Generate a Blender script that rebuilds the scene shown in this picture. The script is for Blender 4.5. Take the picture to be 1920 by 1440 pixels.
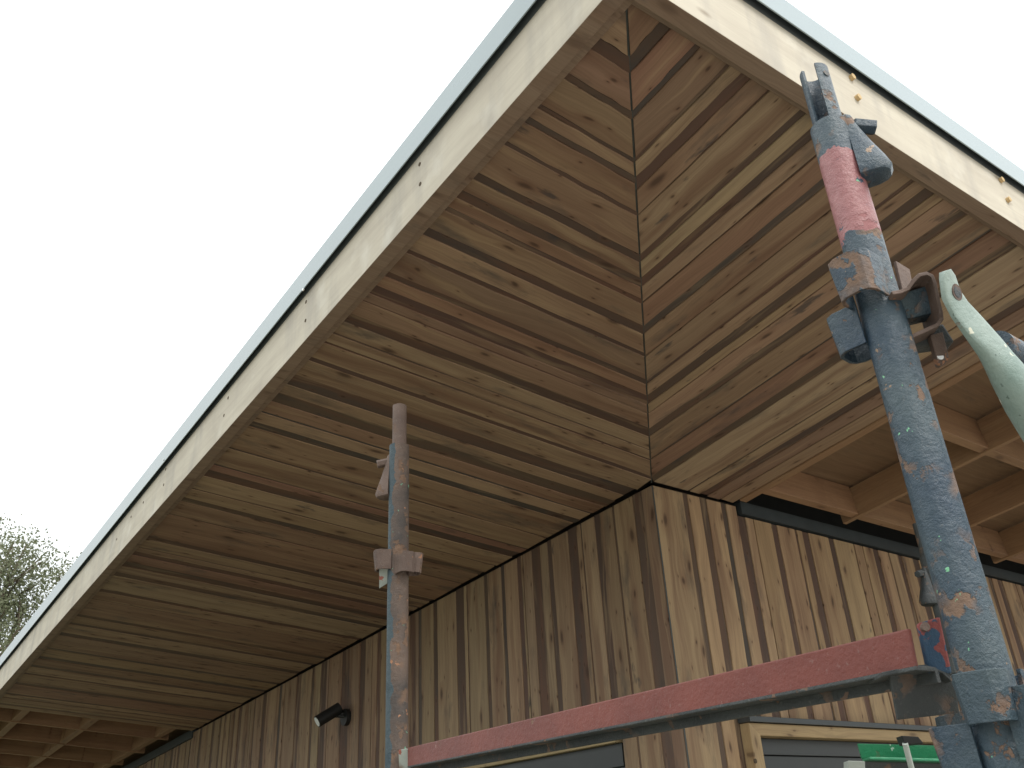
import bpy, math, random
from mathutils import Vector, Matrix
random.seed(7)
R = math.radians
for o in list(bpy.data.objects):
    bpy.data.objects.remove(o)
SC = bpy.context.scene
COL = SC.collection

# ---------------------------------------------------------------- camera
CAM = Vector((-2.65642, -2.57762, 1.60)); FPX = 1688.65
YAW, PIT, ROL = 0.92705, 0.484484, -0.056795
FWD = Vector((math.cos(PIT)*math.cos(YAW), math.cos(PIT)*math.sin(YAW), math.sin(PIT)))
_r = Vector((math.sin(YAW), -math.cos(YAW), 0)); _u = _r.cross(FWD)
RGT = math.cos(ROL)*_r + math.sin(ROL)*_u
UPV = -math.sin(ROL)*_r + math.cos(ROL)*_u
cd = bpy.data.cameras.new('camera'); co = bpy.data.objects.new('camera', cd); COL.objects.link(co)
cd.sensor_width = 36; cd.lens = FPX/1920*36; cd.clip_start = 0.05; cd.clip_end = 3000
m = Matrix.Identity(4)
for i, v in enumerate((RGT, UPV, -FWD)):
    for k in range(3): m[k][i] = v[k]
m.translation = CAM; co.matrix_world = m
SC.camera = co
SC.render.resolution_x = 1024; SC.render.resolution_y = 768

# ---------------------------------------------------------------- sky, sun, exposure (bright overcast, exposed for the shade)
W = bpy.data.worlds.new('World'); SC.world = W; W.use_nodes = True
wn = W.node_tree; bg = wn.nodes['Background']
sky = wn.nodes.new('ShaderNodeTexSky'); sky.sky_type = 'NISHITA'; sky.sun_disc = False
SUN = Vector((0.35, -1.0, 1.25)).normalized()
sky.sun_elevation = math.asin(SUN.z); sky.sun_rotation = math.atan2(SUN.x, SUN.y)
sky.air_density = 1.0; sky.dust_density = 3.0; sky.ozone_density = 1.0
# thin even cloud: most of the sky's blue is whitened, with soft cloud structure
tc = wn.nodes.new('ShaderNodeTexCoord'); cn = wn.nodes.new('ShaderNodeTexNoise')
cn.inputs['Scale'].default_value = 2.2; cn.inputs['Detail'].default_value = 5
wn.links.new(tc.outputs['Generated'], cn.inputs['Vector'])
cr = wn.nodes.new('ShaderNodeValToRGB')
cr.color_ramp.elements[0].position = 0.36; cr.color_ramp.elements[0].color = (.74, .74, .74, 1)
cr.color_ramp.elements[1].position = 0.55; cr.color_ramp.elements[1].color = (1, 1, 1, 1)
wn.links.new(cn.outputs['Fac'], cr.inputs['Fac'])
mx = wn.nodes.new('ShaderNodeMixRGB'); mx.inputs[2].default_value = (9.5, 9.8, 9.7, 1)
# an overcast sky is three times as bright overhead as at the horizon
sz = wn.nodes.new('ShaderNodeSeparateXYZ'); wn.links.new(tc.outputs['Generated'], sz.inputs[0])
mz = wn.nodes.new('ShaderNodeMapRange'); mz.inputs['From Min'].default_value = 0; mz.inputs['From Max'].default_value = 1
mz.inputs['To Min'].default_value = 1/3; mz.inputs['To Max'].default_value = 1; wn.links.new(sz.outputs[2], mz.inputs['Value'])
oc = wn.nodes.new('ShaderNodeMixRGB'); oc.blend_type = 'MULTIPLY'; oc.inputs[0].default_value = 1; oc.inputs[1].default_value = (19.0, 19.6, 19.4, 1)
wn.links.new(mz.outputs[0], oc.inputs[2]); wn.links.new(oc.outputs[0], mx.inputs[2])
wn.links.new(cr.outputs['Color'], mx.inputs[0]); wn.links.new(sky.outputs['Color'], mx.inputs[1])
wn.links.new(mx.outputs['Color'], bg.inputs['Color']); bg.inputs['Strength'].default_value = 0.10
sd = bpy.data.lights.new('sun', 'SUN'); sd.energy = 1.5; sd.angle = R(22); sd.color = (1, .96, .9)
so = bpy.data.objects.new('sun', sd); COL.objects.link(so)
so.rotation_euler = (-SUN).to_track_quat('-Z', 'Y').to_euler(); so.location = (0, -6, 12)
vs = SC.view_settings; vs.view_transform = 'Standard'; vs.look = 'None'; vs.gamma = 1.0; vs.use_curve_mapping = False
vs.exposure = 0.48

# ---------------------------------------------------------------- geometry of the eaves (metres, house corner at x=0, y=0)
H = 3.0; S, T = 0.04444, -0.0129; AL, AR = 0.08699, 0.11578; OL, OR, DF = 1.6908, 1.7560, 0.0459
def zL(x, y): return H - AL*x - S*y
def zR(x, y): return H - AR*y + T*x
def ray(px, py): return RGT*((px-960)/FPX) - UPV*((py-720)/FPX) + FWD
def hit(px, py, n, c):
    v = ray(px, py); n = Vector(n); return CAM + v*((c - n.dot(CAM))/n.dot(v))
def at(px, py, d): return CAM + ray(px, py)*d
NL, NR = Vector((AL, S, 1)), Vector((-T, AR, 1))

# ---------------------------------------------------------------- materials
class NT:
    def __init__(s, name):
        s.m = bpy.data.materials.new(name); s.m.use_nodes = True; s.t = s.m.node_tree
        s.b = s.t.nodes['Principled BSDF']
    def n(s, kind, **kw):
        x = s.t.nodes.new(kind)
        for k, v in kw.items():
            if k.startswith('i_'): x.inputs[k[2:].replace('_', ' ')].default_value = v
            else: setattr(x, k, v)
        return x
    def l(s, a, b): s.t.links.new(a, b)
    def ramp(s, src, pts):
        r = s.n('ShaderNodeValToRGB'); e = r.color_ramp.elements
        while len(e) < len(pts): e.new(.5)
        for k, (p, c) in zip(e, pts):
            k.position = p; k.color = (c, c, c, 1) if not isinstance(c, tuple) else c + (1,)
        s.l(src, r.inputs['Fac']); return r.outputs['Color']
    def math(s, op, a, b=None, clamp=False):
        x = s.n('ShaderNodeMath', operation=op, use_clamp=clamp)
        for i, v in enumerate((a, b)):
            if v is None: continue
            if isinstance(v, (int, float)): x.inputs[i].default_value = v
            else: s.l(v, x.inputs[i])
        return x.outputs[0]
    def mix(s, f, a, b, mode='MIX'):
        x = s.n('ShaderNodeMixRGB', blend_type=mode)
        for i, v in enumerate((f, a, b)):
            if isinstance(v, (int, float)): x.inputs[i].default_value = v
            elif isinstance(v, tuple): x.inputs[i].default_value = v + (1,)
            else: s.l(v, x.inputs[i])
        return x.outputs[0]
    def noise(s, vec, scale, detail=4, rough=.55):
        x = s.n('ShaderNodeTexNoise', i_Scale=scale, i_Detail=detail, i_Roughness=rough); s.l(vec, x.inputs['Vector']); return x.outputs['Fac']
    def scaled(s, vec, sc):
        x = s.n('ShaderNodeMapping'); x.inputs['Scale'].default_value = sc; s.l(vec, x.inputs['Vector']); return x.outputs[0]
    def bump(s, h, strength, dist=.002):
        x = s.n('ShaderNodeBump', i_Strength=strength, i_Distance=dist); s.l(h, x.inputs['Height']); s.l(x.outputs[0], s.b.inputs['Normal'])

def wood(name, streak=.8, knots=1.0, stain=.72, grain=.35, rough=.62, tint=None, grey=0.0):
    """timber with the grain along the object's local x; the board's own colour comes from the object colour"""
    w = NT(name); tc = w.n('ShaderNodeTexCoord'); oi = w.n('ShaderNodeObjectInfo')
    off = w.n('ShaderNodeCombineXYZ')
    w.l(w.math('MULTIPLY', oi.outputs['Random'], 91.0), off.inputs[0]); w.l(w.math('MULTIPLY', oi.outputs['Random'], 37.0), off.inputs[1]); w.l(w.math('MULTIPLY', oi.outputs['Random'], 53.0), off.inputs[2])
    ad = w.n('ShaderNodeVectorMath', operation='ADD'); w.l(tc.outputs['Object'], ad.inputs[0]); w.l(off.outputs[0], ad.inputs[1])
    P0 = ad.outputs[0]
    wob = w.noise(w.scaled(P0, (2.2, 6, 6)), 1.0, 3)
    wy = w.n('ShaderNodeCombineXYZ'); w.l(w.math('MULTIPLY', w.math('SUBTRACT', wob, .5), .09), wy.inputs[1])
    ad2 = w.n('ShaderNodeVectorMath', operation='ADD'); w.l(P0, ad2.inputs[0]); w.l(wy.outputs[0], ad2.inputs[1]); P = ad2.outputs[0]
    # knots
    def knot(sx, sy, thr, sel):
        v = w.n('ShaderNodeTexVoronoi', voronoi_dimensions='2D', i_Scale=1.0); w.l(w.scaled(P, (sx, sy, 1)), v.inputs['Vector'])
        sp = w.n('ShaderNodeSeparateColor'); w.l(v.outputs['Color'], sp.inputs[0])
        on = w.math('GREATER_THAN', sp.outputs[0], sel)
        sz = w.math('ADD', w.math('MULTIPLY', sp.outputs[1], .7), .45)
        dd = w.math('DIVIDE', v.outputs['Distance'], sz)
        core = w.ramp(dd, [(thr*.35, 1.0), (thr, 0.0)]); halo = w.ramp(dd, [(thr*.6, 1.0), (thr*2.4, 0.0)])
        return w.math('MULTIPLY', core, on), w.math('MULTIPLY', halo, on)
    k1, h1 = knot(3.4, 10.5, .13, .55); k2, h2 = knot(8, 22, .10, .72)
    g1 = w.noise(w.scaled(P, (1.3, 34, 34)), 1.0, 4, .6)
    g2 = w.noise(w.scaled(P, (5, 230, 230)), 1.0, 3, .6)
    hs = w.noise(w.scaled(P, (.9, 13, 13)), 1.0, 3, .5)
    base = tint if tint else oi.outputs['Color']
    c = w.mix(w.math('MULTIPLY', w.ramp(g1, [(.3, 1.0), (.68, 0.0)]), grain), base, (.13, .07, .042), 'MIX')
    c = w.mix(w.math('MULTIPLY', w.ramp(hs, [(.5, 0.0), (.66, 1.0)]), streak*.72), c, (.17, .085, .055))
    c = w.mix(w.math('MULTIPLY', w.ramp(w.noise(w.scaled(P, (1.1, 16, 16)), 1.7, 2), [(.56, 0.0), (.7, 1.0)]), streak*.42), c, (.47, .34, .20))
    c = w.mix(w.math('MULTIPLY', w.ramp(g2, [(.35, 1.0), (.6, 0.0)]), .22), c, (.10, .06, .04))
    st = w.noise(w.scaled(P0, (2.0, 7, 7)), 1.3, 5, .62)
    c = w.mix(w.math('MULTIPLY', w.ramp(st, [(.57, 0.0), (.74, 1.0)]), stain), c, (.06, .055, .055))
    st2_ = w.noise(w.scaled(P0, (5.0, 16, 16)), 1.0, 4, .6)
    c = w.mix(w.math('MULTIPLY', w.ramp(st2_, [(.66, 0.0), (.73, 1.0)]), stain), c, (.05, .047, .05))
    c = w.mix(w.math('MULTIPLY', w.math('MAXIMUM', h1, h2), .38*knots), c, (.16, .075, .045))
    c = w.mix(w.math('MULTIPLY', w.math('MAXIMUM', k1, k2), .7*knots), c, (.05, .028, .02))
    if grey: c = w.mix(grey, c, (.33, .30, .26))
    w.l(c, w.b.inputs['Base Color']); w.b.inputs['Roughness'].default_value = rough
    w.b.inputs['Specular IOR Level'].default_value = .3
    w.bump(w.math('ADD', w.math('MULTIPLY', g2, .5), g1), .35, .0012)
    return w.m

def fascia_mat():
    w = NT('weathered_fascia_timber'); tc = w.n('ShaderNodeTexCoord'); P = tc.outputs['Object']
    c = w.mix(w.ramp(w.noise(w.scaled(P, (3, 3, 14)), 1.2, 6), [(.3, 0.0), (.7, 1.0)]), (.60, .55, .45), (.49, .44, .36))
    c = w.mix(w.math('MULTIPLY', w.ramp(w.noise(w.scaled(P, (9, 9, 2.4)), 1.0, 5), [(.48, 0.0), (.70, 1.0)]), .6), c, (.36, .335, .30))
    c = w.mix(w.math('MULTIPLY', w.ramp(w.noise(w.scaled(P, (2, 2, 90)), 1.0, 5), [(.5, 0.0), (.75, 1.0)]), .22), c, (.30, .25, .19))
    c = w.mix(w.math('MULTIPLY', w.ramp(w.noise(P, 5.5, 4), [(.58, 0.0), (.72, 1.0)]), .45), c, (.72, .69, .61))
    v = w.n('ShaderNodeTexVoronoi', i_Scale=1.0); w.l(w.scaled(P, (7, 7, 16)), v.inputs['Vector'])
    sp = w.n('ShaderNodeSeparateColor'); w.l(v.outputs['Color'], sp.inputs[0])
    c = w.mix(w.math('MULTIPLY', w.math('MULTIPLY', w.ramp(v.outputs['Distance'], [(.05, 1.0), (.2, 0.0)]), w.math('GREATER_THAN', sp.outputs[0], .72)), .6), c, (.21, .16, .11))
    w.l(c, w.b.inputs['Base Color']); w.b.inputs['Roughness'].default_value = .8
    w.bump(w.noise(w.scaled(P, (4, 4, 160)), 1.0, 4), .35, .0015)
    return w.m

def paint(name, cols, chips, rust=.35, rough=.45, bump=.6, scale=28, spec=.5, metallic=0.0, chip=34):
    """thick old paint: two tones, chips showing other coats, rust, blistered surface"""
    w = NT(name); tc = w.n('ShaderNodeTexCoord'); P = tc.outputs['Object']
    n1 = w.noise(P, 9, 5); c = w.mix(w.ramp(n1, [(.35, 0.0), (.65, 1.0)]), cols[0], cols[1])
    rs = w.noise(P, scale, 6, .62)
    rm = w.ramp(rs, [(.68-rust*.32, 0.0), (.70-rust*.32, 1.0)])
    big = w.ramp(w.noise(P, 13, 3), [(.46, 0.0), (.6, 1.0)])
    rm2 = w.math('MULTIPLY', rm, big)
    rustc = w.mix(w.noise(P, 90, 4), (.085, .055, .042), (.28, .175, .115))
    c = w.mix(rm2, c, rustc)
    for i, (cc, lo) in enumerate(chips):
        mp = w.n('ShaderNodeMapping'); mp.inputs['Location'].default_value = (3.1*i+1, 7*i, 2*i); w.l(P, mp.inputs['Vector'])
        c = w.mix(w.ramp(w.noise(mp.outputs[0], chip, 3), [(lo, 0.0), (lo+.012, 1.0)]), c, cc)
    c = w.mix(w.math('MULTIPLY', w.ramp(w.noise(P, 160, 3), [(.62, 0.0), (.76, 1.0)]), .16), c, (.40, .39, .36))
    w.l(c, w.b.inputs['Base Color'])
    w.l(w.math('ADD', w.math('MULTIPLY', rm2, .35), rough), w.b.inputs['Roughness'])
    w.b.inputs['Specular IOR Level'].default_value = spec; w.b.inputs['Metallic'].default_value = metallic
    cr_ = w.n('ShaderNodeTexVoronoi', feature='DISTANCE_TO_EDGE', i_Scale=1.0)
    wv = w.n('ShaderNodeVectorMath', operation='ADD'); nn = w.n('ShaderNodeTexNoise', i_Scale=40.0); w.l(P, nn.inputs['Vector'])
    sc = w.n('ShaderNodeVectorMath', operation='SCALE'); sc.inputs['Scale'].default_value = .03; w.l(nn.outputs['Color'], sc.inputs[0])
    w.l(P, wv.inputs[0]); w.l(sc.outputs[0], wv.inputs[1]); w.l(w.scaled(wv.outputs[0], (70, 70, 130)), cr_.inputs['Vector'])
    h = w.math('SUBTRACT', w.math('MULTIPLY', w.noise(P, 95, 6, .7), 1.5), w.math('MULTIPLY', rm2, .55))
    h = w.math('ADD', h, w.math('MULTIPLY', w.ramp(cr_.outputs['Distance'], [(.0, 0.0), (.09, 1.0)]), .05))
    w.bump(h, bump, .003)
    return w, c, P

def flat(name, col, rough=.5, metallic=0.0, spec=.5, vary=.12, scale=14, bump=0.0):
    w = NT(name); tc = w.n('ShaderNodeTexCoord'); P = tc.outputs['Object']
    n1 = w.noise(P, scale, 5)
    lo = tuple(c*(1-vary) for c in col); hi = tuple(min(1, c*(1+vary)) for c in col)
    w.l(w.mix(w.ramp(n1, [(.3, 0.0), (.7, 1.0)]), lo, hi), w.b.inputs['Base Color'])
    w.l(w.math('ADD', w.math('MULTIPLY', n1, .15), rough-.07), w.b.inputs['Roughness'])
    w.b.inputs['Metallic'].default_value = metallic; w.b.inputs['Specular IOR Level'].default_value = spec
    if bump: w.bump(w.noise(P, scale*3, 4), bump, .002)
    return w.m

M = {}
M['cladding'] = wood('macrocarpa_cladding_boards')
M['frame_timber'] = wood('fresh_frame_timber', streak=.25, knots=.7, stain=.1, grain=.28)
M['pine'] = wood('pine_framing', streak=.35, knots=.6, stain=.08, grain=.3)
M['ply'] = wood('plywood_deck', streak=.3, knots=.3, stain=.3, grain=.4, tint=(.26, .17, .10))
M['fascia'] = fascia_mat()
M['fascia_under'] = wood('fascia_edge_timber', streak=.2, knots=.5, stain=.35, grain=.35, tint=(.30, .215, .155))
M['flashing'] = flat('pale_blue_grey_steel_flashing', (.28, .345, .37), .24, .0, .5, .05, 3)
M['dark_steel'] = flat('dark_grey_steel', (.045, .055, .06), .4, .0, .5, .15)
M['void'] = flat('black_void_sheet', (.016, .019, .02), .7, 0, .3, .2)
M['alu'] = flat('dark_grey_window_joinery', (.028, .033, .034), .38, 0, .5, .1)
M['glass'] = flat('dark_window_glass', (.012, .015, .015), .06, 0, .6, .1)
M['plug'] = flat('pale_wood_plug', (.58, .42, .22), .7, 0, .3, .15, 200)
M['plug_dark'] = flat('dark_screw_recess', (.10, .075, .05), .8, 0, .2, .2, 200)
M['screw'] = flat('zinc_screw', (.7, .7, .7), .35, .9, .5, .05)
M['strip'] = flat('dark_joint_strip', (.07, .075, .07), .5, 0, .4, .2, 60)
M['back'] = flat('dark_backing_sheet', (.06, .05, .042), .8, 0, .2, .2)
M['lamp_black'] = flat('black_powder_coat', (.012, .013, .014), .45, 0, .5, .1)
M['lamp_lens'] = flat('frosted_lamp_lens', (.75, .78, .78), .25, 0, .6, .05)
M['cavity'] = flat('shadow_gap_slate_tone', (.15, .17, .18), .7, 0, .3, .1)  # dark tone put in for the shadow gap under the flashing
M['roof'] = flat('roofing_steel', (.28, .32, .33), .45, 0, .5, .08, 3)

# blue standard with the old pink-red band
w, c, P = paint('chipped_blue_paint', ((.016, .040, .070), (.055, .085, .102)), [((.20, .52, .30), .715), ((.30, .20, .13), .70)], rust=.36, rough=.36, bump=.8, chip=62)
sx = w.n('ShaderNodeSeparateXYZ'); w.l(P, sx.inputs[0])
zz = w.math('ADD', sx.outputs[2], w.math('MULTIPLY', w.math('SUBTRACT', w.noise(P, 22, 4), .5), .07))
band = w.math('MULTIPLY', w.math('GREATER_THAN', zz, 2.245), w.math('LESS_THAN', zz, 2.372))
redc = w.mix(w.ramp(w.noise(P, 30, 5), [(.3, 0.0), (.7, 1.0)]), (.36, .15, .15), (.27, .10, .105))
keep = w.ramp(w.noise(P, 60, 4), [(.665, 1.0), (.68, 0.0)])
w.l(w.mix(w.math('MULTIPLY', band, keep), c, redc), w.b.inputs['Base Color']); M['blue'] = w.m
w, c, P = paint('blue_bracket_paint', ((.017, .040, .070), (.055, .085, .10)), [((.30, .20, .13), .69)], rust=.42, rough=.36, bump=.8, chip=55); M['blue_b'] = w.m
# rusty standard with remains of blue and green paint
w, c, P = paint('rusty_tube', ((.062, .054, .050), (.155, .108, .084)), [((.15, .34, .23), .695), ((.36, .18, .10), .68)], rust=.42, rough=.6, bump=.7, spec=.3, chip=48)
sx = w.n('ShaderNodeSeparateXYZ'); w.l(P, sx.inputs[0])
side = w.math('ADD', w.math('ADD', w.math('MULTIPLY', sx.outputs[0], -24.0), w.math('MULTIPLY', sx.outputs[1], 17.0)), w.math('MULTIPLY', w.math('SUBTRACT', w.noise(P, 26, 4), .5), 1.1))
w.l(w.mix(w.ramp(side, [(.30, 0.0), (.33, 1.0)]), c, (.06, .085, .098)), w.b.inputs['Base Color']); M['rusty'] = w.m
w, c, P = paint('rusty_bracket', ((.10, .07, .058), (.17, .12, .098)), [((.34, .17, .10), .68)], rust=.38, rough=.65, bump=.5, spec=.3); M['rusty_b'] = w.m
w, c, P = paint('dark_flecked_steel', ((.028, .034, .038), (.055, .062, .062)), [((.16, .10, .07), .64)], rust=.35, rough=.5, bump=.6); M['dark_flecked'] = w.m  # dark flecked steel; on the far pole the tone is its silhouette
w, c, P = paint('red_oxide_paint', ((.185, .042, .028), (.14, .030, .021)), [((.36, .22, .19), .74)], rust=.02, rough=.4, bump=.32, scale=18, chip=70); M['red'] = w.m
w, c, P = paint('pale_green_paint', ((.29, .36, .32), (.19, .27, .24)), [((.62, .62, .50), .70), ((.12, .17, .15), .69)], rust=.15, rough=.40, bump=.5, chip=60); M['palegreen'] = w.m
w, c, P = paint('green_paint', ((.018, .17, .08), (.035, .23, .115)), [((.4, .5, .42), .66)], rust=.1, rough=.35, bump=.4); M['green'] = w.m
w, c, P = paint('blue_red_patch_paint', ((.03, .075, .15), (.045, .10, .17)), [((.30, .08, .075), .50), ((.45, .45, .42), .66)], rust=.2, rough=.4, bump=.5); M['patch'] = w.m
w, c, P = paint('galvanised_dirty', ((.30, .33, .30), (.42, .46, .42)), [((.35, .12, .09), .63)], rust=.2, rough=.5, bump=.3); M['galv'] = w.m

# ---------------------------------------------------------------- mesh helpers
def link(name, me, mat, parent=None, color=None, smooth=False):
    o = bpy.data.objects.new(name, me); COL.objects.link(o)
    if mat: me.materials.append(mat)
    if parent: o.parent = parent
    if color: o.color = (*color, 1)
    if smooth:
        for p in me.polygons: p.use_smooth = True
        try: me.set_sharp_from_angle(angle=R(38))
        except Exception: pass
    return o
def mk(name, vs_, fs, mat, parent=None, color=None, smooth=False):
    me = bpy.data.meshes.new(name); me.from_pydata([tuple(v) for v in vs_], [], fs); me.update()
    return link(name, me, mat, parent, color, smooth)
def empty(name, loc=(0, 0, 0)):
    o = bpy.data.objects.new(name, None); COL.objects.link(o); o.location = loc; o.empty_display_size = .1; return o
def tag(o, label, cat, group=None):
    o['label'] = label; o['category'] = cat
    if group: o['group'] = group
    return o
def localise(pts, X, Z, org):
    X = X.normalized(); Z = (Z - X*Z.dot(X)).normalized(); Y = Z.cross(X)
    mt = Matrix(((X.x, Y.x, Z.x, org.x), (X.y, Y.y, Z.y, org.y), (X.z, Y.z, Z.z, org.z), (0, 0, 0, 1)))
    iv = mt.inverted(); return mt, [iv @ p for p in pts]

def board(name, a0, a1, b0, b1, nrm, th, mat, parent, color, segs=8, wob=.0012, cham=.0016):
    """a0-a1 one long edge, b0-b1 the other (visible face); nrm points out of the visible face"""
    nrm = nrm.normalized(); A, B = [], []
    across = ((b0+b1) - (a0+a1)).normalized()
    for i in range(segs+1):
        f = i/segs
        A.append(a0.lerp(a1, f) + across*random.uniform(-wob, wob)); B.append(b0.lerp(b1, f) + across*random.uniform(-wob, wob))
    rows = []
    for i in range(segs+1):
        a, b = A[i], B[i]; ac = (b-a).normalized()
        rows.append([a - nrm*th, a - nrm*cham, a + ac*cham, b - ac*cham, b - nrm*cham, b - nrm*th])
    pts = [p for r in rows for p in r]; fs = []
    for i in range(segs):
        for k in range(6):
            k2 = (k+1) % 6
            fs.append((i*6+k, i*6+k2, (i+1)*6+k2, (i+1)*6+k))
    fs.append(tuple(range(6))[::-1]); fs.append(tuple(segs*6+k for k in range(6)))
    X = ((a1-a0) + (b1-b0)); org = (a0+a1+b0+b1)/4
    mt, lp = localise(pts, X, nrm, org)
    o = mk(name, lp, fs, mat, parent, color); o.matrix_local = mt
    # make the visible side face outward
    me = o.data; me.flip_normals() if me.polygons[2].normal.z < 0 else None
    return o

class MB:
    def __init__(s): s.v = []; s.f = []
    def add(s, vs_, fs):
        n = len(s.v); s.v += [Vector(v) for v in vs_]; s.f += [tuple(i+n for i in f) for f in fs]; return s
    def hexa(s, q, off):            # quad q (4 points) extruded by vector off
        q = [Vector(p) for p in q]; off = Vector(off)
        return s.add(q + [p+off for p in q], [(0, 1, 2, 3), (7, 6, 5, 4), (0, 4, 5, 1), (1, 5, 6, 2), (2, 6, 7, 3), (3, 7, 4, 0)])
    def box(s, lo, hi):
        x0, y0, z0 = lo; x1, y1, z1 = hi
        return s.hexa([(x0, y0, z0), (x0, y1, z0), (x1, y1, z0), (x1, y0, z0)], (0, 0, z1-z0))
    def poly(s, pts, off):          # n-gon extruded
        pts = [Vector(p) for p in pts]; n = len(pts); off = Vector(off)
        return s.add(pts + [p+off for p in pts], [tuple(range(n)), tuple(range(2*n-1, n-1, -1))] + [(i, i+n, (i+1) % n+n, (i+1) % n) for i in range(n)])
    def tube(s, p0, p1, r0, r1=None, n=28, cap=True, inner=None, segs=1, jit=0):
        p0, p1 = Vector(p0), Vector(p1); r1 = r0 if r1 is None else r1
        d = (p1-p0).normalized(); u = d.orthogonal().normalized(); w_ = d.cross(u); vs_, fs = [], []
        for k in range(segs+1):
            f = k/segs; c = p0.lerp(p1, f); r = r0+(r1-r0)*f
            for i in range(n):
                a = 2*math.pi*i/n; rr = r + (random.uniform(-jit, jit) if jit else 0)
                vs_.append(c + (u*math.cos(a)+w_*math.sin(a))*rr)
        for k in range(segs):
            for i in range(n): fs.append((k*n+i, k*n+(i+1) % n, (k+1)*n+(i+1) % n, (k+1)*n+i))
        if cap: fs += [tuple(range(n))[::-1], tuple(segs*n+i for i in range(n))]
        return s.add(vs_, fs)
    def strip(s, path, th, off):    # bent plate: a path given thickness th in its plane, extruded by off
        path = [Vector(p) for p in path]; off = Vector(off); nrm = off.normalized(); L, Q = [], []
        for i, p in enumerate(path):
            d = (path[min(i+1, len(path)-1)] - path[max(i-1, 0)]).normalized(); sd_ = d.cross(nrm)
            L.append(p + sd_*th/2); Q.append(p - sd_*th/2)
        n = len(path); vs_ = L + Q + [p+off for p in L] + [p+off for p in Q]; fs = []
        for i in range(n-1):
            fs += [(i, i+1, n+i+1, n+i), (2*n+i, 3*n+i, 3*n+i+1, 2*n+i+1), (i, 2*n+i, 2*n+i+1, i+1), (n+i, n+i+1, 3*n+i+1, 3*n+i)]
        fs += [(0, n, 3*n, 2*n), (n-1, 3*n-1, 4*n-1, 2*n-1)]
        return s.add(vs_, fs)
    def build(s, name, mat, parent=None, smooth=False, color=None, bevel=0):
        import bmesh
        me = bpy.data.meshes.new(name); me.from_pydata([tuple(v) for v in s.v], [], s.f)
        bm = bmesh.new(); bm.from_mesh(me); bmesh.ops.recalc_face_normals(bm, faces=bm.faces)
        if bevel:
            es = [e for e in bm.edges if len(e.link_faces) == 2 and e.calc_face_angle(0) > R(40)]
            bmesh.ops.bevel(bm, geom=es, offset=bevel, segments=2, affect='EDGES', profile=.6)
        bm.to_mesh(me); bm.free(); me.update()
        return link(name, me, mat, parent, color, smooth)
def part_local(o, parent):          # parent sits at its own location: keep the part where it was built
    o.matrix_local = Matrix.Translation(-parent.location); return o

# ---------------------------------------------------------------- ground
gm = NT('soil_and_bounce_dimming_lawn'); gt = gm.n('ShaderNodeTexCoord')
gsoil = gm.mix(gm.ramp(gm.noise(gt.outputs['Object'], .8, 8), [(.35, 0.0), (.65, 1.0)]), (.235, .215, .185), (.335, .315, .28))
gdim_lawn = gm.mix(gm.noise(gt.outputs['Object'], 3, 6), (.06, .064, .038), (.105, .108, .065))  # unseen lawn, added dark to dim bounce light on the left
gs = gm.n('ShaderNodeSeparateXYZ'); gm.l(gt.outputs['Object'], gs.inputs[0])
gw = gm.math('ADD', gs.outputs[1], gm.math('MULTIPLY', gm.math('SUBTRACT', gm.noise(gt.outputs['Object'], .5, 5), .5), 3.0))
gm.l(gm.mix(gm.ramp(gm.math('MULTIPLY', gm.math('ADD', gw, 2.4), .1), [(.06, 0.0), (.16, 1.0)]), gsoil, gdim_lawn), gm.b.inputs['Base Color'])  # lawn edge placed to darken the left wall and soffit
gm.b.inputs['Roughness'].default_value = .95; gm.bump(gm.noise(gt.outputs['Object'], 25, 6), .6, .02)
g = mk('ground', [(-400, -400, 0), (400, -400, 0), (400, 400, 0), (-400, 400, 0)], [(0, 1, 2, 3)], gm.m); g['kind'] = 'structure'

# ---------------------------------------------------------------- house
house = empty('house')
tag(house, 'timber clad house with deep boarded eaves, pale fascia and dark windows', 'house')
XE, YE = 8.0, 11.0        # how far the two walls run
TH = .022; REC = .0036
PAL = [(.385, .262, .165), (.40, .28, .18), (.35, .235, .148), (.325, .20, .13), (.30, .172, .118), (.37, .25, .158), (.415, .295, .19), (.31, .20, .135)]
DARK = [(.105, .076, .06), (.095, .066, .053), (.12, .085, .062), (.085, .075, .066), (.11, .068, .055)]  # darker recessed timber; the tone also covers the shadow in the gaps
LIT_FRESH = [(.50, .355, .205), (.47, .325, .185), (.53, .385, .22), (.42, .28, .165), (.48, .335, .195)]  # fresh timber; the front wall's better light is in the tone too
def jit(c, j=.10): f = random.uniform(1-j, 1+j); return tuple(x*f*random.uniform(.97, 1.03) for x in c)

def lay(gaps, v0, v1, place, parent, pal):
    """boards between the gaps; in each gap a recessed board shows"""
    e = v0
    for (g0, g1) in gaps + [(v1, None)]:
        if g0 - e > .006: place(e, g0, 0, jit(random.choice(pal)), parent)
        if g1 is None: break
        lap = -.0004
        place(max(v0, g0-lap), min(v1, g1+lap), 1, jit(random.choice(DARK)), parent)
        e = g1
def more(gaps, upto):
    v = gaps[-1][1]
    while True:
        v += random.choice((.06, .085, .10, .125, .145)); wd = random.choice((.008, .03, .04, .045, .06))
        if v+wd > upto-.03: return gaps
        gaps.append((v, v+wd)); v += wd

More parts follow.
